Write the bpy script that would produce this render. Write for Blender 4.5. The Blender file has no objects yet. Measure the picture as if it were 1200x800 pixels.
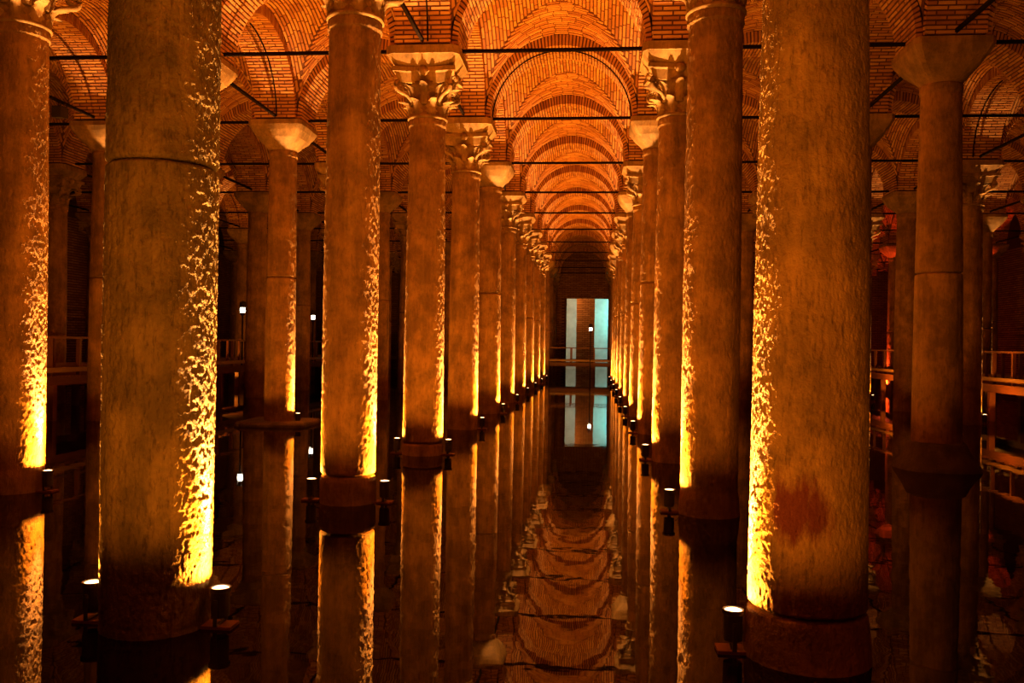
import bpy, math, random
import numpy as np
from mathutils import Matrix, Vector

# ------------------------------------------------------------------ camera, world, exposure
scn = bpy.context.scene
COL = scn.collection
F_PX, YAW, PITCH, ROLL, EYE = 1013.9, 0.0932, 0.0036, 0.0156, 2.0455
cd = bpy.data.cameras.new('camera')
cd.sensor_width = 36.0
cd.lens = 36.0 * F_PX / 1200.0
cd.clip_end = 300
cam = bpy.data.objects.new('camera', cd)
cam.matrix_world = Matrix.Translation((0, 0, EYE)) @ Matrix.Rotation(YAW, 4, 'Z') @ Matrix.Rotation(math.pi/2 + PITCH, 4, 'X') @ Matrix.Rotation(ROLL, 4, 'Z')
COL.objects.link(cam)
scn.camera = cam
w = bpy.data.worlds.new('world'); scn.world = w; w.use_nodes = True
w.node_tree.nodes['Background'].inputs[0].default_value = (0, 0, 0, 1)      # a closed hall: no sky
w.node_tree.nodes['Background'].inputs[1].default_value = 0.0
vs = scn.view_settings
vs.view_transform = 'Standard'; vs.look = 'None'; vs.gamma = 1.0; vs.use_curve_mapping = False
vs.exposure = 0.45
scn.cycles.sample_clamp_indirect = 4.0
scn.cycles.diffuse_bounces = 4
scn.cycles.caustics_reflective = False
scn.cycles.caustics_refractive = False
WARM = (1.0, 0.29, 0.022)
E_BEAM, E_SPILL = 1450.0, 195.0
E_CORE = 5200.0
CORE = (1.0, 0.47, 0.16)

# ------------------------------------------------------------------ the grid of the cistern
SX, SY = 4.556, 4.9
X0, D1 = -3.103, 5.974
ZS = 7.38                      # springing line of the arches, where the tie rods run
def gx(i): return X0 + i * SX
def gy(n): return D1 + (n - 1) * SY
I_MIN, I_MAX, N_MAX = -4, 5, 13
WALL_L, WALL_R = gx(I_MIN) - 2.9, gx(I_MAX) + 2.9
WALL_B = gy(N_MAX) + 3.2
WALL_F = -9.0
R = random.Random(7)

# ------------------------------------------------------------------ materials
def new_mat(name):
    m = bpy.data.materials.new(name); m.use_nodes = True
    nt = m.node_tree; nt.nodes.clear()
    out = nt.nodes.new('ShaderNodeOutputMaterial')
    b = nt.nodes.new('ShaderNodeBsdfPrincipled')
    nt.links.new(b.outputs[0], out.inputs[0])
    return m, nt, b
def N(nt, t, **kw):
    n = nt.nodes.new(t)
    for k, v in kw.items():
        if k in n.inputs.keys() if isinstance(k, str) else False: n.inputs[k].default_value = v
        else: setattr(n, k, v)
    return n
def ramp(nt, fac, stops):
    r = nt.nodes.new('ShaderNodeValToRGB')
    els = r.color_ramp.elements
    while len(els) < len(stops): els.new(0.5)
    for e, (p, c) in zip(els, stops): e.position = p; e.color = (*c, 1)
    nt.links.new(fac, r.inputs[0]); return r.outputs[0]
def mix(nt, fac, a, b, mode='MIX'):
    m = nt.nodes.new('ShaderNodeMix'); m.data_type = 'RGBA'; m.blend_type = mode
    for sock, v in ((m.inputs[0], fac), (m.inputs[6], a), (m.inputs[7], b)):
        if hasattr(v, 'is_output'): nt.links.new(v, sock)
        elif isinstance(v, (int, float)): sock.default_value = v
        else: sock.default_value = (*v, 1)
    return m.outputs[2]
def noise(nt, vec, scale, detail=4, rough=0.6):
    n = nt.nodes.new('ShaderNodeTexNoise'); n.inputs['Scale'].default_value = scale
    n.inputs['Detail'].default_value = detail; n.inputs['Roughness'].default_value = rough
    nt.links.new(vec, n.inputs['Vector']); return n.outputs[0]
def objvec(nt, scale=(1, 1, 1), randomize=False):
    tc = nt.nodes.new('ShaderNodeTexCoord'); mp = nt.nodes.new('ShaderNodeMapping')
    mp.inputs['Scale'].default_value = scale
    nt.links.new(tc.outputs['Object'], mp.inputs[0])
    if randomize:
        oi = nt.nodes.new('ShaderNodeObjectInfo'); ml = nt.nodes.new('ShaderNodeMath'); ml.operation = 'MULTIPLY'
        ml.inputs[1].default_value = 37.0; nt.links.new(oi.outputs['Random'], ml.inputs[0])
        nt.links.new(ml.outputs[0], mp.inputs['Location'])
    return mp.outputs[0]
def bump(nt, b, h, strength, dist):
    bp = nt.nodes.new('ShaderNodeBump'); bp.inputs['Strength'].default_value = strength; bp.inputs['Distance'].default_value = dist
    nt.links.new(h, bp.inputs['Height']); nt.links.new(bp.outputs[0], b.inputs['Normal'])

def stone_mat(name, c0, c1, c2, stain=None, bstr=0.8, bdist=0.012, pitmix=.45):
    m, nt, b = new_mat(name)
    v = objvec(nt, randomize=True); vs_ = objvec(nt, (1, 1, .22), True)
    base = ramp(nt, noise(nt, vs_, 3.2, 6, .65), [(.28, c0), (.52, c1), (.75, c2)])
    blot = ramp(nt, noise(nt, v, 2.1, 5, .7), [(.40, (0.42, 0.42, 0.36)), (.62, (1, 1, 1))])
    col = mix(nt, .8, base, blot, 'MULTIPLY')
    streak = ramp(nt, noise(nt, objvec(nt, (1, 1, .05), True), 9, 4, .6), [(.36, (.6, .62, .5)), (.6, (1, 1, 1))])
    col = mix(nt, .55, col, streak, 'MULTIPLY')
    fine = noise(nt, vs_, 34, 5, .7)
    pit = ramp(nt, fine, [(.33, (.30, .26, .2)), (.48, (1, 1, 1))])
    col = mix(nt, pitmix, col, pit, 'MULTIPLY')
    if stain:
        tc = nt.nodes.new('ShaderNodeTexCoord')
        for (p, s, amt) in stain:
            mp = nt.nodes.new('ShaderNodeMapping'); mp.vector_type = 'TEXTURE'
            mp.inputs['Location'].default_value = p; mp.inputs['Scale'].default_value = s
            nt.links.new(tc.outputs['Object'], mp.inputs[0])
            ln = nt.nodes.new('ShaderNodeVectorMath'); ln.operation = 'LENGTH'; nt.links.new(mp.outputs[0], ln.inputs[0])
            ad = nt.nodes.new('ShaderNodeMath'); ad.operation = 'ADD'; nt.links.new(ln.outputs['Value'], ad.inputs[0])
            sb = nt.nodes.new('ShaderNodeMath'); sb.operation = 'MULTIPLY_ADD'; nt.links.new(noise(nt, objvec(nt, (1, 1, .25)), 14, 4, .7), sb.inputs[0])
            sb.inputs[1].default_value = 1.6; sb.inputs[2].default_value = -.8; nt.links.new(sb.outputs[0], ad.inputs[1])
            f = ramp(nt, ad.outputs[0], [(.55, (amt,)*3), (1.0, (0, 0, 0))])
            col = mix(nt, f, col, (.16, .028, .008))
    nt.links.new(col, b.inputs['Base Color'])
    b.inputs['Roughness'].default_value = .72
    h = nt.nodes.new('ShaderNodeMath'); h.operation = 'ADD'
    nt.links.new(noise(nt, vs_, 26, 5, .65), h.inputs[0])
    nt.links.new(noise(nt, v, 75, 3, .6), h.inputs[1])
    bump(nt, b, h.outputs[0], bstr, bdist)
    return m
ST = (.32, .17, .045), (.51, .28, .07), (.66, .39, .105)
M_STONE = stone_mat('shaft_marble', *ST)
M_OLIVE = stone_mat('olive_marble', (.18, .125, .03), (.31, .21, .055), (.45, .30, .085), pitmix=.8)
M_RUSTY = stone_mat('rust_stained_marble', (.33, .19, .045), (.51, .30, .065), (.66, .41, .10), pitmix=.7,
                    stain=[((-.17, -.40, 1.02), (.19, .3, .27), 1.0), ((-.02, -.40, 1.0), (.10, .3, .2), .9), ((.0, -.42, .42), (.45, .3, .12), .6)])
M_CARVE = stone_mat('carved_limestone', (.36, .21, .06), (.48, .285, .08), (.58, .355, .11), bstr=.5, bdist=.01)
M_DARKSTONE = stone_mat('dark_plinth_stone', (.10, .07, .04), (.16, .11, .06), (.22, .15, .08))  # darker stone for the floor, plinths, bases and lamp stands

def brick_mat(name, cols, rough=.85):
    m, nt, b = new_mat(name)
    g = nt.nodes.new('ShaderNodeNewGeometry')
    col = ramp(nt, g.outputs['Random Per Island'], cols)
    v = objvec(nt)
    dirt = ramp(nt, noise(nt, v, 1.4, 5, .7), [(.35, (.55, .5, .45)), (.6, (1, 1, 1))])
    col = mix(nt, .6, col, dirt, 'MULTIPLY')
    nt.links.new(col, b.inputs['Base Color']); b.inputs['Roughness'].default_value = rough
    bump(nt, b, noise(nt, v, 40, 4, .6), .5, .01)
    return m
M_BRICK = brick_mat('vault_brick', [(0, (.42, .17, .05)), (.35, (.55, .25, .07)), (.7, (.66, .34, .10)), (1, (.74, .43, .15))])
def plain(name, col, rough=.8, nscale=6, var=.5, metal=0, b_=0.3):
    m, nt, b = new_mat(name); v = objvec(nt)
    c = mix(nt, var, col, ramp(nt, noise(nt, v, nscale, 5, .65), [(.3, (.45, .42, .4)), (.65, (1, 1, 1))]), 'MULTIPLY')
    nt.links.new(c, b.inputs['Base Color']); b.inputs['Roughness'].default_value = rough; b.inputs['Metallic'].default_value = metal
    if b_: bump(nt, b, noise(nt, v, nscale * 6, 4, .6), b_, .01)
    return m
M_MORTAR = plain('lime_mortar', (.15, .06, .024), .95)
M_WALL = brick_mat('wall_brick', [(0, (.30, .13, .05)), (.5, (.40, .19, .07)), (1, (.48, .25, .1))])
M_IRON = plain('tie_rod_iron', (.012, .007, .004), .9, 10, .4)
M_IRON.node_tree.nodes['Principled BSDF'].inputs['Specular IOR Level'].default_value = .08
M_BLACK = plain('lamp_black_metal', (.03, .02, .015), .5, 10, .3)
M_RED = plain('red_brown_board', (.22, .07, .03), .6, 8)
def wood(name, c):
    m, nt, b = new_mat(name)
    v = objvec(nt, (6, .6, 6))
    col = mix(nt, .6, c, ramp(nt, noise(nt, v, 5, 5, .6), [(.3, (.5, .45, .4)), (.7, (1, 1, 1))]), 'MULTIPLY')
    nt.links.new(col, b.inputs['Base Color']); b.inputs['Roughness'].default_value = .5
    return m
M_WOOD = wood('walkway_wood', (.22, .08, .028))
M_LITWOOD = wood('lit_edge_board', (.40, .25, .10))  # walkway wood made paler: light along the lower rail put into its colour
def emit(name, col, s):
    m = bpy.data.materials.new(name); m.use_nodes = True; nt = m.node_tree; nt.nodes.clear()
    o = nt.nodes.new('ShaderNodeOutputMaterial'); e = nt.nodes.new('ShaderNodeEmission')
    e.inputs[0].default_value = (*col, 1); e.inputs[1].default_value = s; nt.links.new(e.outputs[0], o.inputs[0]); return m
M_LENS = emit('uplight_lens', (1.0, .52, .2), 9.0)
M_LENS_RED = emit('uplight_lens_red', (1.0, .12, .03), 2.0)
M_LANTERN = emit('lantern_glass', (1.0, .86, .62), 10.0)
def water_mat():
    m, nt, b = new_mat('still_water')
    b.inputs['Base Color'].default_value = (.006, .003, .0012, 1)
    b.inputs['Roughness'].default_value = .018; b.inputs['IOR'].default_value = 1.33
    b.inputs['Specular Tint'].default_value = (1, .9, .8, 1)
    v = objvec(nt)
    h = nt.nodes.new('ShaderNodeMath'); h.operation = 'ADD'
    nt.links.new(noise(nt, v, .8, 2, .4), h.inputs[0]); nt.links.new(noise(nt, v, 3.5, 2, .4), h.inputs[1])
    bump(nt, b, h.outputs[0], .12, .006)
    return m
M_WATER = water_mat()

# ------------------------------------------------------------------ mesh helpers
class MB:
    """collects polygons for ONE mesh"""
    def __init__(s): s.v = []; s.f = []
    def add(s, vs, fs):
        o = len(s.v); s.v += [tuple(p) for p in vs]; s.f += [tuple(o + k for k in f) for f in fs]
    def box(s, x0, x1, y0, y1, z0, z1):
        s.hexa([(x0, y0, z0), (x1, y0, z0), (x1, y1, z0), (x0, y1, z0), (x0, y0, z1), (x1, y0, z1), (x1, y1, z1), (x0, y1, z1)])
    def hexa(s, c):
        s.add(c, [(3, 2, 1, 0), (4, 5, 6, 7), (0, 1, 5, 4), (1, 2, 6, 5), (2, 3, 7, 6), (3, 0, 4, 7)])
    def tube(s, pts, r, n=8, cap=True):
        pts = [Vector(p) for p in pts]; rs = r if isinstance(r, (list, tuple)) else [r] * len(pts)
        o = len(s.v); k = len(pts)
        t0 = (pts[1] - pts[0]).normalized()
        up = Vector((0, 0, 1)) if abs(t0.z) < .9 else Vector((1, 0, 0))
        for j, p in enumerate(pts):
            t = (pts[min(j + 1, k - 1)] - pts[max(j - 1, 0)]).normalized()
            a = t.cross(up).normalized(); b = t.cross(a)
            for q in range(n):
                an = 2 * math.pi * q / n
                s.v.append(tuple(p + (a * math.cos(an) + b * math.sin(an)) * rs[j]))
        for j in range(k - 1):
            for q in range(n):
                q2 = (q + 1) % n
                s.f.append((o + j*n + q, o + j*n + q2, o + (j+1)*n + q2, o + (j+1)*n + q))
        if cap:
            s.f.append(tuple(o + q for q in range(n))[::-1]); s.f.append(tuple(o + (k-1)*n + q for q in range(n)))
    def lathe(s, prof, n=24, cx=0, cy=0, cap=True):
        o = len(s.v); k = len(prof)
        for r, z in prof:
            for q in range(n):
                an = 2 * math.pi * q / n
                s.v.append((cx + r * math.cos(an), cy + r * math.sin(an), z))
        for j in range(k - 1):
            for q in range(n):
                q2 = (q + 1) % n
                s.f.append((o + j*n + q, o + j*n + q2, o + (j+1)*n + q2, o + (j+1)*n + q))
        if cap:
            s.f.append(tuple(o + q for q in range(n))[::-1]); s.f.append(tuple(o + (k-1)*n + q for q in range(n)))
    def mesh(s, name, mat, smooth=False):
        me = bpy.data.meshes.new(name); me.from_pydata(s.v, [], s.f)
        me.materials.append(mat)
        if smooth: me.polygons.foreach_set('use_smooth', [True] * len(me.polygons))
        me.update(); return me
def place(name, me, parent=None, loc=(0, 0, 0), rotz=0.0):
    o = bpy.data.objects.new(name, me); COL.objects.link(o)
    o.location = loc; o.rotation_euler = (0, 0, rotz)
    if parent is not None: o.parent = parent
    return o
def thing(name, label, cat, loc=(0, 0, 0), rotz=0.0, group=None):
    o = place(name, None, None, loc, rotz)
    o['label'] = label; o['category'] = cat; o['kind'] = 'thing'
    if group: o['group'] = group
    return o
def struct(o, label=None):
    o['kind'] = 'structure'
    if label: o['label'] = label
    return o

# ------------------------------------------------------------------ the shell: water, floor, walls
mb = MB(); mb.box(WALL_L - .4, WALL_R + .4, WALL_F - .4, WALL_B + 9, -.75, -.6)
fl = struct(place('floor', mb.mesh('floor', M_DARKSTONE)), 'dark stone floor of the cistern under the water')
fl['category'] = 'floor'
mb = MB(); mb.box(WALL_L, WALL_R, WALL_F, WALL_B + 8.4, -.6, 0)
wa = struct(place('water', mb.mesh('water', M_WATER)), 'still dark water mirroring the columns and vaults')
wa['category'] = 'water'
def wall_bricks(x0, x1, z0, z1, lim):     # courses facing -Y at y = 0, joined as one mesh
    mb = MB(); z = z0; k = 0
    while z < z1:
        x = x0 - (.2 if k % 2 else 0)
        while x < x1:
            a, b = max(x, x0), min(x + .40, x1)
            if b - a > .08 and lim(a, b, z): mb.box(a, b, -.02, .01, z, z + .075)
            x += .44
        z += .12; k += 1
    return mb
def wall(name, label, x0, x1, mk):
    mb = MB(); mb.box(x0, x1, 0, .4, -.6, 10)
    o = struct(place(name, mb.mesh(name, M_MORTAR)), label); o['category'] = 'wall'; mk(o); return o
wl = wall('wall_left', 'brick side wall beyond the walkway with the two lantern posts', WALL_F, WALL_B, lambda o: None)
wl.location = (WALL_L, 0, 0); wl.rotation_euler.z = math.pi / 2; 
wr = wall('wall_right', 'dark brick side wall beyond the red-lit columns', -WALL_B, -WALL_F, lambda o: None)
wr.location = (WALL_R, 0, 0); wr.rotation_euler.z = -math.pi / 2
for o, x0, x1 in ((wl, 8, WALL_B), (wr, -WALL_B, -8)):
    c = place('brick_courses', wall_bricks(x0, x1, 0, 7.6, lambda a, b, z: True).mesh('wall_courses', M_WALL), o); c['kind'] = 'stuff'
# back wall with the tall opening at the end of the aisle
OX0, OX1, OZ = -2.1, 1.22, 5.75
mb = MB(); mb.box(WALL_L, OX0, 0, .5, -.6, 10); mb.box(OX1, WALL_R, 0, .5, -.6, 10); mb.box(OX0, OX1, 0, .5, OZ, 10)
wb = struct(place('wall_back', mb.mesh('wall_back', M_MORTAR), None, (0, WALL_B, 0)), 'far end wall with a tall opening into a blue-lit chamber')
wb['category'] = 'wall'
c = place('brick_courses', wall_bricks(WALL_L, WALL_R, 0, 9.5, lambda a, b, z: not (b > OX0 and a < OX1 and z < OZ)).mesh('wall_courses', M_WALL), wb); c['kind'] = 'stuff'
mb = MB(); mb.box(WALL_L, WALL_R, -.4, 0, -.6, 10)
wf = struct(place('wall_front', mb.mesh('wall_front', M_MORTAR), None, (0, WALL_F, 0)), 'brick wall closing the hall behind the viewer'); wf['category'] = 'wall'
M_PLASTER = plain('pale_plaster', (.62, .60, .54), .85, 2, .4)
mb = MB(); yb = WALL_B + .5
mb.box(OX0 - 2, OX1 + 3, yb + 7.4, yb + 7.7, -.6, 8); mb.box(OX0 - 2.3, OX0 - 2, yb, yb + 7.7, -.6, 8); mb.box(OX1 + 3, OX1 + 3.3, yb, yb + 7.7, -.6, 8); mb.box(OX0 - 2.3, OX1 + 3.3, yb, yb + 7.7, 8, 8.2)
wc = struct(place('wall_chamber', mb.mesh('wall_chamber', M_PLASTER)), 'pale plastered walls of the chamber behind the end opening'); wc['category'] = 'wall'

# ------------------------------------------------------------------ the ceiling: arches and vault webs in brick
RISE_IN, RISE_EX, AW = 1.66, 1.93, 1.0
DOME = .26
def arch_geo(half, a_ex, seed):
    """arch spanning X, centre at origin, springing at z=0, width AW along Y -> (core mesh, list of bricks as 8 corners)"""
    rr = random.Random(seed)
    core = MB(); n = 28
    for k in range(n):
        t0, t1 = math.pi * k / n, math.pi * (k + 1) / n
        c = []
        for (y) in (-AW/2 + .02, AW/2 - .02):
            for (t, ins) in ((t0, 1), (t1, 1), (t1, 0), (t0, 0)):
                a, b = (half + .015, RISE_IN + .015) if ins else (a_ex, RISE_EX)
                c.append((a * math.cos(t), y, b * math.sin(t)))
        core.hexa(c)
    bricks = []
    # courses of equal arc length
    S = 400; ts = [math.pi * k / S for k in range(S + 1)]; L = [0]
    for k in range(S):
        L.append(L[-1] + math.hypot(half * (math.cos(ts[k+1]) - math.cos(ts[k])), RISE_IN * (math.sin(ts[k+1]) - math.sin(ts[k]))))
    nc = int(L[-1] / .078)
    def at(l):
        l = min(max(l, 0), L[-1]); return float(np.interp(l, L, ts))
    for k in range(nc):
        l0 = (k + .18) * L[-1] / nc; l1 = (k + .78 + rr.uniform(-.06, .06)) * L[-1] / nc
        t0, t1 = at(l0), at(l1)
        y = -AW / 2
        cuts = [-AW/2, -.16 + rr.uniform(-.03, .03), .18 + rr.uniform(-.03, .03), AW/2] if k % 2 else [-AW/2, -.32 + rr.uniform(-.03, .03), .02 + rr.uniform(-.03, .03), .34, AW/2]
        for a_, b_ in zip(cuts[:-1], cuts[1:]):
            ya = a_ + (.015 if a_ > -AW/2 else -rr.uniform(0, .012)); yb_ = b_ - (.015 if b_ < AW/2 else -rr.uniform(0, .012))
            p = rr.uniform(-.006, .008); c = []
            for yy in (ya, yb_):
                for (t, ins) in ((t0, 1), (t1, 1), (t1, 0), (t0, 0)):
                    a, b = (half - p, RISE_IN - p) if ins else (a_ex - .01, RISE_EX - .01)
                    c.append((a * math.cos(t), yy, b * math.sin(t)))
            bricks.append(c)
    return core, bricks
HX_IN, HY_IN = SX/2 - .62, SY/2 - .62
HX, HY = SX/2 - AW/2, SY/2 - AW/2
core_t, bricks_t = arch_geo(HX_IN, HX, 1)
core_l, bricks_l = arch_geo(HY_IN, HY, 2)
def join_bricks(bl, name):
    mb = MB()
    for c in bl: mb.hexa(c)
    return mb.mesh(name, M_BRICK)
ME_CORE_T, ME_CORE_L = core_t.mesh('arch_core_cross', M_MORTAR), core_l.mesh('arch_core_long', M_MORTAR)
ME_BR_T, ME_BR_L = join_bricks(bricks_t, 'arch_bricks_cross'), join_bricks(bricks_l, 'arch_bricks_long')

def web_z(x, y):
    a, b = min(1, abs(x) / HX), min(1, abs(y) / HY)
    k = 3 + 40 * max(a, b) ** 4
    lo, hi = min(a, b), max(a, b, 1e-6)
    m = lo / (1 + (lo / hi) ** k) ** (1 / k)      # rounded groins that sharpen towards the springing
    return RISE_EX * math.sqrt(max(0, 1 - m * m)) + DOME * (1 - a*a) * (1 - b*b)
def web_meshes():
    mb = MB(); n = 40                       # smooth mortar shell, thick
    for sgn, dz in ((0, .02), (1, .22)):
        o = len(mb.v)
        for j in range(n + 1):
            for k in range(n + 1):
                x, y = HX * math.sin(math.pi/2 * (2*k/n - 1)), HY * math.sin(math.pi/2 * (2*j/n - 1)); mb.v.append((x, y, web_z(x, y) + dz))
        for j in range(n):
            for k in range(n):
                q = (o + j*(n+1) + k, o + (j+1)*(n+1) + k, o + (j+1)*(n+1) + k + 1, o + j*(n+1) + k + 1)
                mb.f.append(q if not sgn else q[::-1])
    shell = mb.mesh('vault_shell', M_MORTAR)
    mb = MB(); rr = random.Random(5); pitch = .078
    for quad in range(4):
        H, G = (HY, HX) if quad % 2 == 0 else (HX, HY)        # H: half size towards the arch, G: across
        def P(u, v, off):                                        # u across, v towards the arch
            x, y = (u, v) if quad == 0 else (-v, u) if quad == 1 else (-u, -v) if quad == 2 else (v, -u)
            h = .004; z = web_z(x, y)
            g = Vector(((web_z(x + h, y) - web_z(x - h, y)) / (2*h), (web_z(x, y + h) - web_z(x, y - h)) / (2*h), -1)).normalized()
            return (x + g.x * off, y + g.y * off, z + g.z * off)
        nc = int(H / pitch)
        for k in range(nc):
            v0 = H - (k + 1) * H / nc + .014; v1 = v0 + H / nc - .028
            if quad % 2 == 0:
                q_ = (v0 / H - .30) / .70
                if q_ <= .002: continue
                umax = G * min(1, q_) ** (1 / 1.8)
            else: umax = G * (.30 + .70 * (v0 / H) ** 1.8)
            umax = min(umax, G * .999)
            tmax = math.asin(min(1, umax / G)); l = G * 2 * tmax * 1.05
            nb = max(1, round(l / .33)); off = .5 if k % 2 else 0
            edges = [-tmax] + [(-tmax + 2 * tmax * (q + off + rr.uniform(-.08, .08)) / nb) for q in range(1 if not off else 0, nb)] + [tmax]
            for a_, b_ in zip(edges[:-1], edges[1:]):
                a2, b2 = a_ + .008 / G * 1.2, b_ - .008 / G * 1.2
                if b2 - a2 < .02: continue
                p = rr.uniform(.004, .02)
                ua, ub = G * math.sin(a2), G * math.sin(b2); um = G * math.sin((a2 + b2) / 2)
                lo = [P(u, v, p) for v in (v0, v1) for u in (ua, um, ub)]
                hi = [P(u, v, -.02) for v in (v0, v1) for u in (ua, um, ub)]
                o = len(mb.v); mb.v += lo + hi
                F = [(0, 3, 4, 1), (1, 4, 5, 2), (0, 1, 7, 6), (1, 2, 8, 7), (3, 9, 10, 4), (4, 10, 11, 5), (0, 6, 9, 3), (2, 5, 11, 8)]
                mb.f += [tuple(o + q for q in f) for f in F]
    return shell, mb.mesh('vault_bricks', M_BRICK)
ME_SHELL, ME_WEB = web_meshes()

mb = MB(); mb.box(WALL_L - .4, WALL_R + .4, WALL_F - .4, WALL_B + .5, ZS + 2.45, ZS + 2.8)
ceiling = struct(place('ceiling', mb.mesh('ceiling_slab', M_MORTAR)), 'brick cross-vaulted ceiling carried on arches and iron tie rods'); ceiling['category'] = 'ceiling'

def in_view(x, y, m=80, z=None):
    c, s = math.cos(YAW), math.sin(YAW)
    xc, yc = x * c + y * s, -x * s + y * c
    if yc < .5: return False
    u = 600 + F_PX * xc / yc
    return -m < u < 1200 + m
SINGLE_T = {(0, 4)}; SINGLE_L = {(0, 3)}
for n in range(1, N_MAX + 1):
    for i in range(I_MIN, I_MAX):
        x = gx(i) + SX / 2
        if not in_view(x, gy(n), 420): continue
        a = place('arch', ME_CORE_T, ceiling, (x, gy(n), ZS))
        if (i, n) in SINGLE_T:
            for c in bricks_t:
                m_ = MB(); m_.hexa(c); place('brick', m_.mesh('brick', M_BRICK), a)
        else:
            b = place('brick_courses', ME_BR_T, a); b['kind'] = 'stuff'
for n in range(0, N_MAX + 1):
    for i in range(I_MIN, I_MAX + 1):
        y = gy(n) + SY / 2
        if not in_view(gx(i), max(y, 3), 420) or n == N_MAX: continue
        a = place('arch', ME_CORE_L, ceiling, (gx(i), y, ZS), math.pi / 2)
        if (i, n) in SINGLE_L:
            for c in bricks_l[:140]:
                m_ = MB(); m_.hexa(c); place('brick', m_.mesh('brick', M_BRICK), a)
            b = place('brick_courses', join_bricks(bricks_l[140:], 'arch_rest'), a); b['kind'] = 'stuff'
        else:
            b = place('brick_courses', ME_BR_L, a); b['kind'] = 'stuff'
for n in range(0, N_MAX):
    for i in range(I_MIN, I_MAX):
        if not in_view(gx(i) + SX/2, max(gy(n) + SY/2, 3), 420): continue
        v = place('vault', ME_SHELL, ceiling, (gx(i) + SX/2, gy(n) + SY/2, ZS))
        b = place('brick_courses', ME_WEB, v); b['kind'] = 'stuff'
# brick pier stubs above the capitals
mb = MB(); mb.box(-.5, .5, -.5, .5, 0, 2.4); ME_STUB = mb.mesh('pier_stub', M_MORTAR)
mb = MB()
for k in range(3):
    z = .012 + k * .098
    for sx, sy in ((1, 1), (1, -1), (-1, 1), (-1, -1)):
        mb.box(min(sx*.1, sx*.63), max(sx*.1, sx*.63), min(sy*.1, sy*.63), max(sy*.1, sy*.63), z - .02, z + .045)
# tie rods
def rod_mesh(L, axis):
    mb = MB()
    if axis == 0: mb.box(-L/2, L/2, -.028, .028, -.03, .03)
    else: mb.box(-.028, .028, -L/2, L/2, -.03, .03)
    return mb.mesh('tie_rod', M_IRON)
ME_ROD_T, ME_ROD_L = rod_mesh(SX - 1.0, 0), rod_mesh(SY - 1.0, 1)
for n in range(1, N_MAX + 1):
    for i in range(I_MIN, I_MAX):
        if in_view(gx(i) + SX/2, gy(n), 250): place('tie_rod', ME_ROD_T, ceiling, (gx(i) + SX/2, gy(n), ZS + .07 + R.uniform(-.02, .02)))
for n in range(1, 12):
    for i in range(I_MIN, I_MAX + 1):
        if i != 1 and in_view(gx(i), gy(n) + SY/2, 250): place('tie_rod', ME_ROD_L, ceiling, (gx(i), gy(n) + SY/2, ZS + .06))

# ------------------------------------------------------------------ columns
def vnoise(nz, nu, cz, cu, rng):
    """value noise, nz rows x nu columns, periodic in u; cz x cu lattice cells"""
    lat = rng.random((cz + 2, cu))
    z = np.linspace(0, cz, nz, endpoint=False); u = np.arange(nu) * cu / nu
    zi, ui = z.astype(int), u.astype(int); zf, uf = z - zi, u - ui
    zf = zf*zf*(3-2*zf); uf = uf*uf*(3-2*uf); ui2 = (ui + 1) % cu
    a = lat[zi][:, ui] * (1 - uf) + lat[zi][:, ui2] * uf
    b = lat[zi + 1][:, ui] * (1 - uf) + lat[zi + 1][:, ui2] * uf
    return a * (1 - zf[:, None]) + b * zf[:, None]
def shaft_mesh(name, prof, z0, z1, nu, dz, amp, seed, mat, cell=.05):
    """rough lathe: prof(z) radius; real relief of pits and tool marks"""
    rng = np.random.default_rng(seed)
    nz = max(4, int((z1 - z0) / dz)) + 1
    zz = np.linspace(z0, z1, nz)
    r = np.array([prof(z) for z in zz])
    h = z1 - z0; circ = 2 * math.pi * .42
    d = np.zeros((nz, nu))
    for c, wgt in ((9.0, .5), (3.0, .45), (1.0, .9), (.5, .6)):
        cz, cu = max(1, int(h / (cell * c))), max(3, int(circ / (cell * c)))
        if cz * 1.6 > nz or cu * 1.6 > nu: continue
        d += wgt * (vnoise(nz, nu, cz, cu, rng) - .5)
    pits = np.clip(vnoise(nz, nu, max(1, int(h / (cell * 1.3))), max(3, int(circ / (cell*.9))), rng) - .62, 0, 1) * 3.0
    d -= pits
    end = np.minimum(1, np.minimum(zz - z0, z1 - zz) / .03)[:, None]
    R_ = r[:, None] + amp * d - (1 - end) ** 2 * .05
    th = np.arange(nu) * 2 * math.pi / nu
    V = np.empty((nz, nu, 3)); V[..., 0] = R_ * np.cos(th); V[..., 1] = R_ * np.sin(th); V[..., 2] = zz[:, None]
    idx = np.arange(nz * nu).reshape(nz, nu); nxt = np.roll(idx, -1, axis=1)
    Q = np.stack([idx[:-1], nxt[:-1], nxt[1:], idx[1:]], -1).reshape(-1, 4)
    me = bpy.data.meshes.new(name)
    me.vertices.add(nz * nu); me.vertices.foreach_set('co', V.ravel().astype(np.float32))
    nq = len(Q); caps = [idx[0][::-1], idx[-1]]
    loops = np.concatenate([Q.ravel()] + caps)
    me.loops.add(len(loops)); me.loops.foreach_set('vertex_index', loops.astype(np.int32))
    starts = np.concatenate([np.arange(nq) * 4, [nq*4, nq*4 + nu]])
    me.polygons.add(nq + 2); me.polygons.foreach_set('loop_start', starts.astype(np.int32))
    me.polygons.foreach_set('use_smooth', [True] * nq + [False] * 2)
    me.materials.append(mat); me.update(calc_edges=True); me.validate()
    return me
def taper(rb, rt, zt, foot=0.0, fz=.3, collar=0.0):
    def f(z):
        t = min(1, max(0, z / zt)); r = rb + (rt - rb) * t + .012 * math.sin(math.pi * t)
        if z < fz: r += foot * (1 - max(0, z) / fz) ** .7
        if collar and z < fz: r += collar
        if z > zt - .16: r += .022            # neck moulding
        return r
    return f

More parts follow.
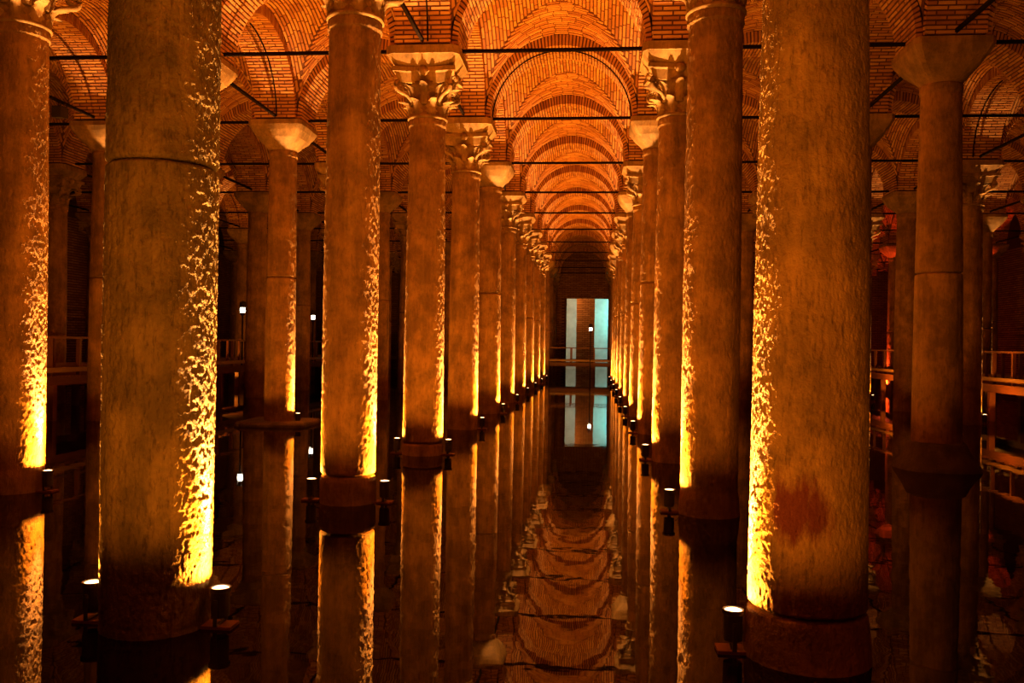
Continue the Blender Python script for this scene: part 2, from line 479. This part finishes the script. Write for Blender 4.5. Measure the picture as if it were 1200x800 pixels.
# acanthus leaf: grows up +Z at x = 0.., faces +X outward
def leaf_mesh(h, wd, curl, name):
    mb = MB(); nu, nv = 11, 14; T = .03
    def S(u, v):
        lob = 1 - .32 * abs(math.sin(v * math.pi * 3.5)) * max(0, abs(u) - .3) / .7
        half = wd / 2 * (1 - .45 * max(0, v - .62) / .38 * (1 if v > .62 else 0)) * lob
        y = half * u
        out = .05 * v + curl * max(0, v - .55) ** 2 * 4.5
        z = h * v - (h * 1.5) * max(0, v - .82) ** 1.5
        ridge = .03 * (1 - abs(u)) - .010 * abs(math.sin(u * math.pi * 2.2)) + .008 * math.sin(v * math.pi * 7) * abs(u)
        return (out + ridge - .03 * u * u, y, z)
    for lay in (0, 1):
        for j in range(nv + 1):
            for k in range(nu + 1):
                x, y, z = S(2 * k / nu - 1, j / nv); mb.v.append((x - lay * T, y, z))
    m = (nv + 1) * (nu + 1); id_ = lambda l, j, k: l * m + j * (nu + 1) + k
    for j in range(nv):
        for k in range(nu):
            mb.f.append((id_(0, j, k), id_(0, j, k+1), id_(0, j+1, k+1), id_(0, j+1, k)))
            mb.f.append((id_(1, j, k), id_(1, j+1, k), id_(1, j+1, k+1), id_(1, j, k+1)))
        mb.f.append((id_(0, j, 0), id_(0, j+1, 0), id_(1, j+1, 0), id_(1, j, 0)))
        mb.f.append((id_(0, j, nu), id_(1, j, nu), id_(1, j+1, nu), id_(0, j+1, nu)))
    for k in range(nu):
        mb.f.append((id_(0, nv, k), id_(0, nv, k+1), id_(1, nv, k+1), id_(1, nv, k)))
        mb.f.append((id_(0, 0, k), id_(1, 0, k), id_(1, 0, k+1), id_(0, 0, k+1)))
    return mb
RT = .325
LEAF_LO, LEAF_UP = leaf_mesh(.30, .235, .19, 'leaf'), leaf_mesh(.38, .235, .24, 'leaf')
def volute_mb():
    mb = MB(); pts = []; rs = []
    for k in range(26):                       # a scroll under the abacus corner, in the XZ plane
        t = k / 25; a = -math.pi * .5 + t * math.pi * 3.2; r = .105 * (1 - t * .82)
        pts.append((.12 + r * math.cos(a), 0, -.02 - r * math.sin(a) * -1)); rs.append(.042 * (1 - .45 * t))
    pts = [(-.16, 0, -.28), (-.05, 0, -.17)] + pts; rs = [.03, .036] + rs
    mb.tube(pts, rs, 7); return mb
VOL = volute_mb()
def abacus_mb(z0, z1, half, dip=.09, n=10):
    mb = MB(); ring = []
    for s in range(4):
        for k in range(n):
            u = 2 * k / n - 1; d = half - dip * (1 - u * u)
            p = Vector((d, u * half * .96)); ca, sa = math.cos(s * math.pi/2), math.sin(s * math.pi/2)
            ring.append((p.x * ca - p.y * sa, p.x * sa + p.y * ca))
    m = len(ring); levels = [(.80, z0), (.90, z0 + (z1-z0)*.62), (1, z0 + (z1-z0)*.70), (1, z1)]
    for q, z in levels: mb.v += [(x*q, y*q, z) for x, y in ring]
    for l in range(3):
        for k in range(m): mb.f.append((l*m + k, l*m + (k+1) % m, (l+1)*m + (k+1) % m, (l+1)*m + k))
    mb.f.append(tuple(range(m))[::-1]); mb.f.append(tuple(3*m + k for k in range(m)))
    return mb
CZ0, CZ1, CZ2 = 6.16, 6.76, 7.00             # leaf zone, abacus
BELL = MB(); BELL.lathe([(RT + .02, CZ0 - .03), (RT + .045, CZ0 - .01), (RT + .045, CZ0 + .02), (RT, CZ0 + .05), (RT + .01, CZ0 + .30), (RT + .06, CZ0 + .5), (RT + .14, CZ1)], 28)
ABA = abacus_mb(CZ1 - .02, CZ2, .585, .07)
BOSS = MB(); BOSS.lathe([(.0, -.02), (.08, -.02), (.095, .03), (.06, .075), (.0, .085)], 12, cap=False)
def xf(mb, M_):
    o = MB(); o.v = [tuple(M_ @ Vector(p)) for p in mb.v]; o.f = mb.f; return o
LEAVES = []
for k in range(8):
    a = k * math.pi / 4 + math.pi / 8
    LEAVES.append((LEAF_LO, Matrix.Rotation(a, 4, 'Z') @ Matrix.Translation((RT + .01, 0, CZ0 + .02))))
    a = k * math.pi / 4
    LEAVES.append((LEAF_UP, Matrix.Rotation(a, 4, 'Z') @ Matrix.Translation((RT + .02, 0, CZ0 + .22))))
VOLS = [Matrix.Rotation(k * math.pi/2 + math.pi/4, 4, 'Z') @ Matrix.Translation((RT + .17, 0, CZ1 - .05)) for k in range(4)]
BOSSES = [Matrix.Rotation(k * math.pi/2, 4, 'Z') @ Matrix.Translation((.49, 0, CZ2 - .08)) @ Matrix.Rotation(math.pi/2, 4, 'Y') for k in range(4)]
ME_BELL = BELL.mesh('bell', M_CARVE, True); ME_ABA = ABA.mesh('abacus', M_CARVE)
ME_LO, ME_UP = LEAF_LO.mesh('leaf', M_CARVE, True), LEAF_UP.mesh('leaf', M_CARVE, True)
ME_VOL, ME_BOSS = VOL.mesh('volute', M_CARVE, True), BOSS.mesh('boss', M_CARVE, True)
ALLCAP = MB(); ALLCAP.add(BELL.v, BELL.f); ALLCAP.add(ABA.v, ABA.f)
for l, M_ in LEAVES:
    q = xf(l, M_); ALLCAP.add(q.v, q.f)
for M_ in VOLS: q = xf(VOL, M_); ALLCAP.add(q.v, q.f)
for M_ in BOSSES: q = xf(BOSS, M_); ALLCAP.add(q.v, q.f)
ME_ALLCAP = ALLCAP.mesh('leafy_capital', M_CARVE)
def square_to(prof, n=40):
    """prof: (half size, squareness 0 round..1 square, z)"""
    mb = MB()
    for h, sq, z in prof:
        for k in range(n):
            a = 2 * math.pi * (k + .5) / n; c, s = math.cos(a), math.sin(a)
            rs = 1 / max(abs(c), abs(s)); r = h * (1 + (rs - 1) * sq); mb.v.append((r*c, r*s, z))
    for j in range(len(prof) - 1):
        for k in range(n): mb.f.append((j*n + k, j*n + (k+1) % n, (j+1)*n + (k+1) % n, (j+1)*n + k))
    mb.f.append(tuple(range(n))[::-1]); mb.f.append(tuple((len(prof)-1)*n + k for k in range(n)))
    return mb
ME_IMPOST = square_to([(.50, 1, CZ2 - .005), (.52, 1, CZ2 + .03), (.60, 1, CZ2 + .13), (.645, 1, CZ2 + .19), (.66, 1, CZ2 + .20), (.66, 1, ZS - .035)], 40).mesh('impost_block', M_CARVE)
ME_CUSHION = square_to([(.335, 0, 6.68), (.355, .05, 6.72), (.44, .25, 6.82), (.56, .55, 6.96), (.63, .85, 7.12), (.655, 1, 7.22), (.66, 1, 7.235), (.66, 1, ZS - .035)], 48).mesh('cushion_capital', M_CARVE, False)
ME_SCROLLCAP = None
ME_PLINTH = square_to([(.86, 1, -.6), (.86, 1, .06), (.82, 1, .10)], 24).mesh('plinth', M_DARKSTONE)
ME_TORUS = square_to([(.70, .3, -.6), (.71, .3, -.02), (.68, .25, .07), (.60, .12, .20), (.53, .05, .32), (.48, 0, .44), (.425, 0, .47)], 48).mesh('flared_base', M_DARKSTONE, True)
ME_FOOT = MB(); ME_FOOT.lathe([(.46, -.6), (.46, -.12), (.44, -.06), (.38, -.03)], 28); ME_FOOT = ME_FOOT.mesh('foot', M_DARKSTONE, True)

# shaft meshes shared by the columns further off
def mk(name, rb, zt, seed, cracks=(), mat=M_STONE, nu=112, dz=.03, amp=.009, foot=0., collar=0., cell=.06, rt=None, z0=-.6):
    pr = taper(rb, rt or RT, zt, foot, .3, collar)
    cuts = [z0] + list(cracks) + [zt]
    return [shaft_mesh(name, pr, a, b, nu, dz, amp, seed + 10 * k, mat, cell) for k, (a, b) in enumerate(zip(cuts[:-1], cuts[1:]))]
SH_TALL = [mk('shaft', .365, 6.70, 11), mk('shaft', .37, 6.70, 12, (3.55,)), mk('shaft', .36, 6.70, 13, (2.95,))]
SH_LEAF = [mk('shaft', .37, 6.16, 21), mk('shaft', .36, 6.16, 22), mk('shaft', .37, 6.16, 23, (3.3,))]
HERO = {
    (0, 1): ('leaf', mk('shaft', .375, 6.16, 31, (3.28,), M_OLIVE, 460, .009, .008, cell=.030, rt=.365)),
    (1, 1): ('leaf', mk('shaft', .385, 6.16, 32, (.33,), M_RUSTY, 460, .009, .006, .03, cell=.022, rt=.305)),
    (0, 2): ('leaf', mk('shaft', .345, 6.16, 33, (.36,), M_STONE, 240, .016, .008, .0, .012, cell=.034)),
    (1, 2): ('leaf', mk('shaft', .345, 6.16, 34, (), M_STONE, 240, .016, .008, .03, cell=.034)),
    (-1, 2): ('leaf', mk('shaft', .37, 6.16, 35, (), M_STONE, 240, .016, .007, .0, cell=.032)),
    (0, 3): ('leaf', mk('shaft', .37, 6.16, 36, (.22,), M_STONE, 200, .02, .009, cell=.04)),
    (1, 3): ('leaf', mk('shaft', .365, 6.16, 37, (), M_STONE, 200, .02, .009, cell=.04)),
    (2, 3): ('cushion', mk('shaft', .415, 6.70, 38, (3.4,), M_STONE, 140, .025, .007, cell=.05)),
    (-1, 4): ('cushion', mk('shaft', .36, 6.70, 39, (3.60,), M_STONE, 140, .025, .009, cell=.05)),
}
KIND = {(0, 4): 'leaf', (0, 5): 'cushion', (1, 4): 'cushion', (1, 5): 'leaf', (-1, 3): 'cushion', (-3, 5): 'leaf', (3, 5): 'leaf', (-2, 6): 'cushion', (3, 6): 'cushion', (1, 6): 'cushion', (1, 9): 'cushion', (0, 6): 'leaf', (0, 7): 'leaf', (0, 8): 'leaf', (0, 9): 'leaf', (0, 10): 'leaf', (1, 7): 'leaf', (1, 8): 'leaf', (1, 10): 'leaf', (-3, 6): 'leaf', (4, 7): 'cushion'}
ORD = ['zeroth', 'first', 'second', 'third', 'fourth', 'fifth', 'sixth', 'seventh', 'eighth', 'ninth', 'tenth', 'eleventh', 'twelfth', 'thirteenth', 'fourteenth']
ROW = {0: 'aisle row begun by the ring-cracked column', 1: 'aisle row begun by the rust-stained column'}
SIDE = ['', 'first', 'second', 'third', 'fourth']
SPECIAL = {
    (0, 1): 'thick olive-brown stone column with a dark crack ring around its upper shaft',
    (1, 1): 'thick ochre stone column with a dark red rust stain low on its shaft',
    (0, 2): 'stone column lit by uplights on both flanks, behind the ring-cracked column',
    (1, 2): 'stone column with a leafy capital, next behind the rust-stained column',
    (2, 3): 'dim stone column on a flared round base, with a plain cushion capital',
    (-1, 4): 'ringed stone column with a bowl-shaped capital, standing on a broad square plinth',
}
def col_label(i, n, kind):
    if (i, n) in SPECIAL: return SPECIAL[(i, n)]
    cap = 'leafy-capital' if kind == 'leaf' else 'plain-capital'
    if i in ROW: return f'{cap} stone column, {ORD[n]} in the {ROW[i]}'
    if i < 0: return f'{cap} column, {SIDE[-i]} row outside the ring-cracked column\'s row, level with its {ORD[n]} column'
    return f'{cap} column, {SIDE[i-1]} row outside the rust-stained column\'s row, level with its {ORD[n]} column'
def where(i, n):
    if (i, n) == (0, 1): return 'the ring-cracked column'
    if (i, n) == (1, 1): return 'the rust-stained column'
    if i in (0, 1): return f'the {ORD[n]} column of the ' + ('ring-cracked row' if i == 0 else 'rust-stained row')
    if i < 0: return f'the {ORD[n]} column, {SIDE[-i]} row outside the ring-cracked row'
    return f'the {ORD[n]} column, {SIDE[i-1]} row outside the rust-stained row'
NEAR_CAP = {(0, 2), (1, 2), (0, 3), (1, 3), (-1, 2), (0, 4), (1, 5)}
COLS = []
for n in range(1, N_MAX + 1):
    for i in range(I_MIN, I_MAX + 1):
        if not in_view(gx(i), gy(n), 45): continue
        rr = random.Random(100 * n + i)
        if (i, n) in HERO: kind, sh = HERO[(i, n)]
        else:
            kind = KIND.get((i, n)) or ('leaf' if rr.random() < .62 else 'cushion')
            sh = rr.choice(SH_LEAF if kind == 'leaf' else SH_TALL)
        if n <= 11 or i in (0, 1): pass
        elif abs(i) > 3: continue
        COLS.append((i, n))
        t = thing('column', col_label(i, n, kind), 'column', (gx(i), gy(n), 0), 0, 'columns of the cistern')
        hero = (i, n) in HERO
        for me in sh:
            s = place('shaft', me, t)
            if not hero: s.rotation_euler.z = rr.uniform(0, 6.28)
        if kind == 'leaf':
            if (i, n) in NEAR_CAP:
                cp = place('capital', ME_BELL, t)
                for l, M_ in LEAVES:
                    o = place('leaf', ME_LO if l is LEAF_LO else ME_UP, cp); o.matrix_local = M_
                for M_ in VOLS: place('volute', ME_VOL, cp).matrix_local = M_
                place('abacus', ME_ABA, cp)
                for M_ in BOSSES: place('boss', ME_BOSS, cp).matrix_local = M_
            else:
                cp = place('capital', ME_ALLCAP, t)
            place('impost_block', ME_IMPOST, t)
        else:
            place('capital', ME_CUSHION, t)
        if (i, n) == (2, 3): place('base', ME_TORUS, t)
        elif (i, n) == (-1, 4): place('plinth', ME_PLINTH, t)
        else: place('base', ME_FOOT, t)
        place('pier_core', ME_STUB, ceiling, (gx(i), gy(n), ZS - .005))

# ------------------------------------------------------------------ uplights
def can_meshes():
    mb = MB(); mb.lathe([(.05, -.20), (.062, -.195), (.066, -.15), (.066, -.02), (.076, -.015), (.076, .012), (.066, .014), (.062, -.004), (.05, -.006)], 20); can = mb.mesh('housing', M_BLACK, False)
    mb = MB(); mb.lathe([(.061, -.003), (.056, .007), (.042, .013), (.022, .017), (.004, .018)], 20); lens = mb.mesh('lens', M_LENS, True)
    mb = MB()
    mb.box(-.09, -.082, -.014, .014, -.24, -.06); mb.box(.082, .09, -.014, .014, -.24, -.06); mb.box(-.09, .09, -.014, .014, -.248, -.24)
    mb.tube([(-.095, 0, -.08), (-.062, 0, -.08)], .009, 8); mb.tube([(.062, 0, -.08), (.095, 0, -.08)], .009, 8); yoke = mb.mesh('yoke', M_BLACK)
    mb = MB(); mb.box(-.11, .11, -.08, .08, -.30, -.248); plate = mb.mesh('base_board', M_RED)
    mb = MB(); mb.box(-.05, .05, -.05, .05, -.9, -.30); foot = mb.mesh('stand', M_DARKSTONE)
    mb = MB(); mb.tube([(0, .06, -.17), (.05, .10, -.16), (.09, .11, -.21), (.11, .09, -.27), (.12, .05, -.29)], .006, 6); cable = mb.mesh('cable', M_BLACK, True)
    return can, lens, yoke, plate, foot, cable
CAN, LENS, YOKE, PLATE, STAND, CABLE = can_meshes()
LENS_R = LENS.copy(); LENS_R.materials[0] = M_LENS_RED
def spot_data(e, size, col, blend=1.0, rad=.05):
    l = bpy.data.lights.new('uplight_beam', 'SPOT'); l.energy = e; l.color = col; l.spot_size = math.radians(size); l.spot_blend = blend; l.shadow_soft_size = rad
    return l
LD = {}
def uplight(i, n, side, e=1.0, col=WARM, red=False, ang=0.0, gap=.055, z=.27, word=None):
    """side +1 / -1: the flank along +X / -X the lamp stands at"""
    a = (0 if side > 0 else math.pi) + ang
    r = .375 + gap + .05
    x, y = gx(i) + r * math.cos(a), gy(n) + r * math.sin(a)
    flank = 'on the aisle side of' if (i == 0 and side > 0) or (i == 1 and side < 0) else 'on the outer side of' if i in (0, 1) else 'beside'
    t = thing('uplight', f'small {"red" if red else "warm"} uplight {flank} {where(i, n)}', 'lamp', (x, y, z), 0, 'uplights at the column feet')
    place('base_board', PLATE, t); place('stand', STAND, t)
    yk = place('yoke', YOKE, t, (0, 0, 0), a + math.pi/2)
    can = place('housing', CAN, t); can.rotation_euler = (0, 0, 0)
    place('lens', LENS_R if red else LENS, can)
    place('cable', CABLE, t, (0, 0, 0), a + (1.2 if side > 0 else 2.6))
    for (en, size, tilt, cl) in ((E_CORE * e, 28, 5, col if red else CORE), (E_BEAM * e, 80, 6, col), (E_SPILL * e, 178, 0, col)):
        key = (round(en, 1), size, cl)
        if key not in LD: LD[key] = spot_data(en, size, cl, 1.0 if size < 90 else .1)
        o = bpy.data.objects.new('uplight_glow' if in_view(x, y, 0) else f'uplight_glow_{len(bpy.data.lights)}_{size}_offscreen', LD[key]); COL.objects.link(o); o.parent = t
        # light points along its local -Z: turn up, then lean towards the column
        o.matrix_local = Matrix.Translation((0, 0, .06 if size < 90 else .09)) @ Matrix.Rotation(a, 4, 'Z') @ Matrix.Rotation(math.pi - math.radians(tilt), 4, 'Y')
for n in range(1, 11): uplight(0, n, 1)
for n in range(1, 4): uplight(0, n, -1, .8)
for n in range(1, 11): uplight(1, n, -1)
for n in (2, 3, 4): uplight(-1, n, 1, .9 if n > 2 else 1.0)
for n in (3, 4): uplight(-2, n, 1, .7)
uplight(-3, 7, 1, .7)
for n in (5, 7): uplight(3, n, 1, .4)
uplight(4, 7, 1, .4)
RED = (1, .07, .015)
for i, n in ((4, 9), (4, 10), (5, 9), (5, 12)): uplight(i, n, -1, .35, RED, True)
# the same uplights go on at the feet of the aisle columns beside and behind the viewer
for k, (i, n, side, e) in enumerate(((0, 0, 1, 1), (0, 0, -1, .8), (1, 0, -1, 1), (0, -1, 1, 1), (1, -1, -1, 1))):
    for en, size in ((E_BEAM * e, 80), (E_SPILL * e, 178)):
        o = bpy.data.objects.new(f'uplight_behind_viewer_{k + 1}_{size}_offscreen', spot_data(en, size, WARM, 1.0 if size < 90 else .1)); COL.objects.link(o)
        o.location = (gx(i) + .48 * side, gy(n), .35); o.rotation_euler = (math.pi, 0, 0)

# ------------------------------------------------------------------ walkways
def walkway(label, L, width, loc, rotz, step=1.2):
    """runs along local +Y from 0 to L, railing at x = 0 and x = width"""
    t = thing('walkway', label, 'walkway', loc, rotz, 'timber walkways over the water')
    mb = MB(); y = 0; 
    while y < L:
        mb.box(-.12, width + .12, y, y + .135, 1.06, 1.10); y += .15
    d = place('deck_planks', mb.mesh('deck_planks', M_WOOD), t); d['kind'] = 'stuff'
    for x in (0, width):
        mb = MB(); mb.box(-.04, .04, 0, L, .86, 1.058); place('beam', mb.mesh('beam', M_WOOD), t, (x, 0, 0))
        mb = MB(); mb.box(-.075, .075, 0, L, 2.02, 2.075); place('top_rail', mb.mesh('top_rail', M_WOOD), t, (x, 0, 0))
        mb = MB(); mb.box(-.03, .03, 0, L, 1.18, 1.30); place('lower_rail', mb.mesh('lower_rail', M_LITWOOD), t, (x, 0, 0))
    mb = MB(); mb.box(-.045, .045, -.045, .045, 1.10, 2.02); post = mb.mesh('post', M_WOOD)
    mb = MB(); mb.box(-.08, .08, -.08, .08, -.6, .86); pile = mb.mesh('pile', M_WOOD)
    k = 0; y = .3
    while y < L:
        for x in (-.0, width):
            place('post', post, t, (x + (.065 if x == 0 else -.065), y, 0))
            if k % 2 == 0: place('pile', pile, t, (x, y, 0))
        y += step; k += 1
    return t
LW = walkway('timber walkway with railing along the rows outside the ring-cracked column', 38, 2.4, (-15.6, 15, 0), 0)
RW = walkway('timber walkway with railing past the dim column on a flared base', 34, 2.0, (11.8, 17, 0), 0)
FW = walkway('timber walkway crossing the water at the far end of the aisle', 27.2, 2.2, (12.4, 56.0, -.16), math.pi / 2, 1.5)

# ------------------------------------------------------------------ lantern posts
def lantern(label, x, y, top, z0):
    t = thing('lantern_post', label, 'lamp post', (x, y, z0), 0, 'lantern posts on the walkways')
    h = top - z0
    mb = MB(); mb.tube([(0, 0, 0), (0, 0, h - .28)], .035, 10); place('pole', mb.mesh('pole', M_BLACK, True), t)
    mb = MB(); mb.lathe([(.05, h - .30), (.10, h - .26), (.10, h - .20), (.085, h - .19)], 14); place('collar', mb.mesh('collar', M_BLACK), t)
    mb = MB(); mb.lathe([(.085, h - .19), (.095, h - .10), (.09, h)], 14); place('glass', mb.mesh('glass', M_LANTERN), t)
    mb = MB(); mb.lathe([(.13, h), (.13, h + .03), (.11, h + .22), (.04, h + .26)], 14); place('cap', mb.mesh('cap', M_BLACK), t)
lantern('lantern post on the side walkway, level with the sixth column row', -13.40, 32.1, 3.30, 1.1)
lantern('lantern post on the side walkway, level with the eighth column row', -13.40, 40.5, 3.30, 1.1)
lantern('thin black lantern post in front of the blue-lit opening', -.15, 55.6, 3.2, -.6)

# ------------------------------------------------------------------ the blue-lit chamber at the end
mb = MB(); mb.box(-.72, .72, -.45, .45, -.6, 7.9)
px = -.62
t = thing('brick_pier', 'square brick pier standing in the blue-lit chamber', 'pier', (px, WALL_B + 3.0, 0))
place('body', mb.mesh('pier_body', M_MORTAR), t)
mb = MB()
for k in range(64):
    z = .02 + k * .12; o = .2 if k % 2 else 0
    for s in (-1, 1):
        mb.box(-.74 if s < 0 else .22 + o, -.25 + o if s < 0 else .74, -.47, -.44, z, z + .08)
    mb.box(-.21 + o, .18 + o, -.47, -.44, z, z + .08)
c = place('brick_courses', mb.mesh('pier_courses', M_WALL), t); c['kind'] = 'stuff'
def area(name, loc, rot, size, e, col):
    l = bpy.data.lights.new(name, 'AREA'); l.energy = e; l.color = col; l.size = size; l.shape = 'DISK'
    o = bpy.data.objects.new(name, l); COL.objects.link(o); o.location = loc; o.rotation_euler = rot; return o
area('chamber_floodlight', (OX1 + 1.8, WALL_B + 5.6, 5.0), (math.radians(70), 0, math.radians(35)), .4, 200, (.13, .85, .82))
area('chamber_warm_floodlight', (OX0 - 1.0, WALL_B + 1.4, 6.6), (math.radians(60), 0, math.radians(-30)), .3, 190, (1, .40, .09))

# ------------------------------------------------------------------ conduits on the brickwork and a hanging spotlight
def conduit(pts):
    mb = MB(); mb.tube(pts, .016, 6); c = place('conduit', mb.mesh('conduit', M_IRON, True), ceiling)
def arc_t(i, n, dy, t0=.04, t1=math.pi - .04):
    xc = gx(i) + SX/2
    conduit([(xc + (HX_IN - .02) * math.cos(t), gy(n) + dy, ZS + (RISE_IN - .02) * math.sin(t)) for t in np.linspace(t0, t1, 40)])
def arc_l(i, n, dx, t0, t1):
    yc = gy(n) + SY/2
    conduit([(gx(i) + dx, yc + (HY_IN - .02) * math.cos(t), ZS + (RISE_IN - .02) * math.sin(t)) for t in np.linspace(t0, t1, 30)])
arc_t(0, 4, -.22)
arc_l(-1, 3, .05, .02, 1.5)
arc_l(0, 2, .1, .02, 1.2)
arc_l(3, 4, -.2, .02, 1.5)
t = thing('spotlight', 'small black box spotlight hung under an iron tie rod between brick arches', 'lamp', (gx(-2), 18.7, ZS + .03))
mb = MB(); mb.box(-.012, .012, -.05, .05, -.10, 0); place('bracket', mb.mesh('bracket', M_BLACK), t)
mb = MB(); mb.hexa([(-.11, -.13, -.36), (.11, -.13, -.36), (.13, .13, -.33), (-.13, .13, -.33), (-.11, -.13, -.10), (.11, -.13, -.10), (.13, .13, -.10), (-.13, .13, -.10)]); h_ = place('housing', mb.mesh('housing', M_BLACK), t)
mb = MB(); mb.box(-.115, .115, .132, .14, -.31, -.12); place('glass', mb.mesh('glass', M_IRON), h_)
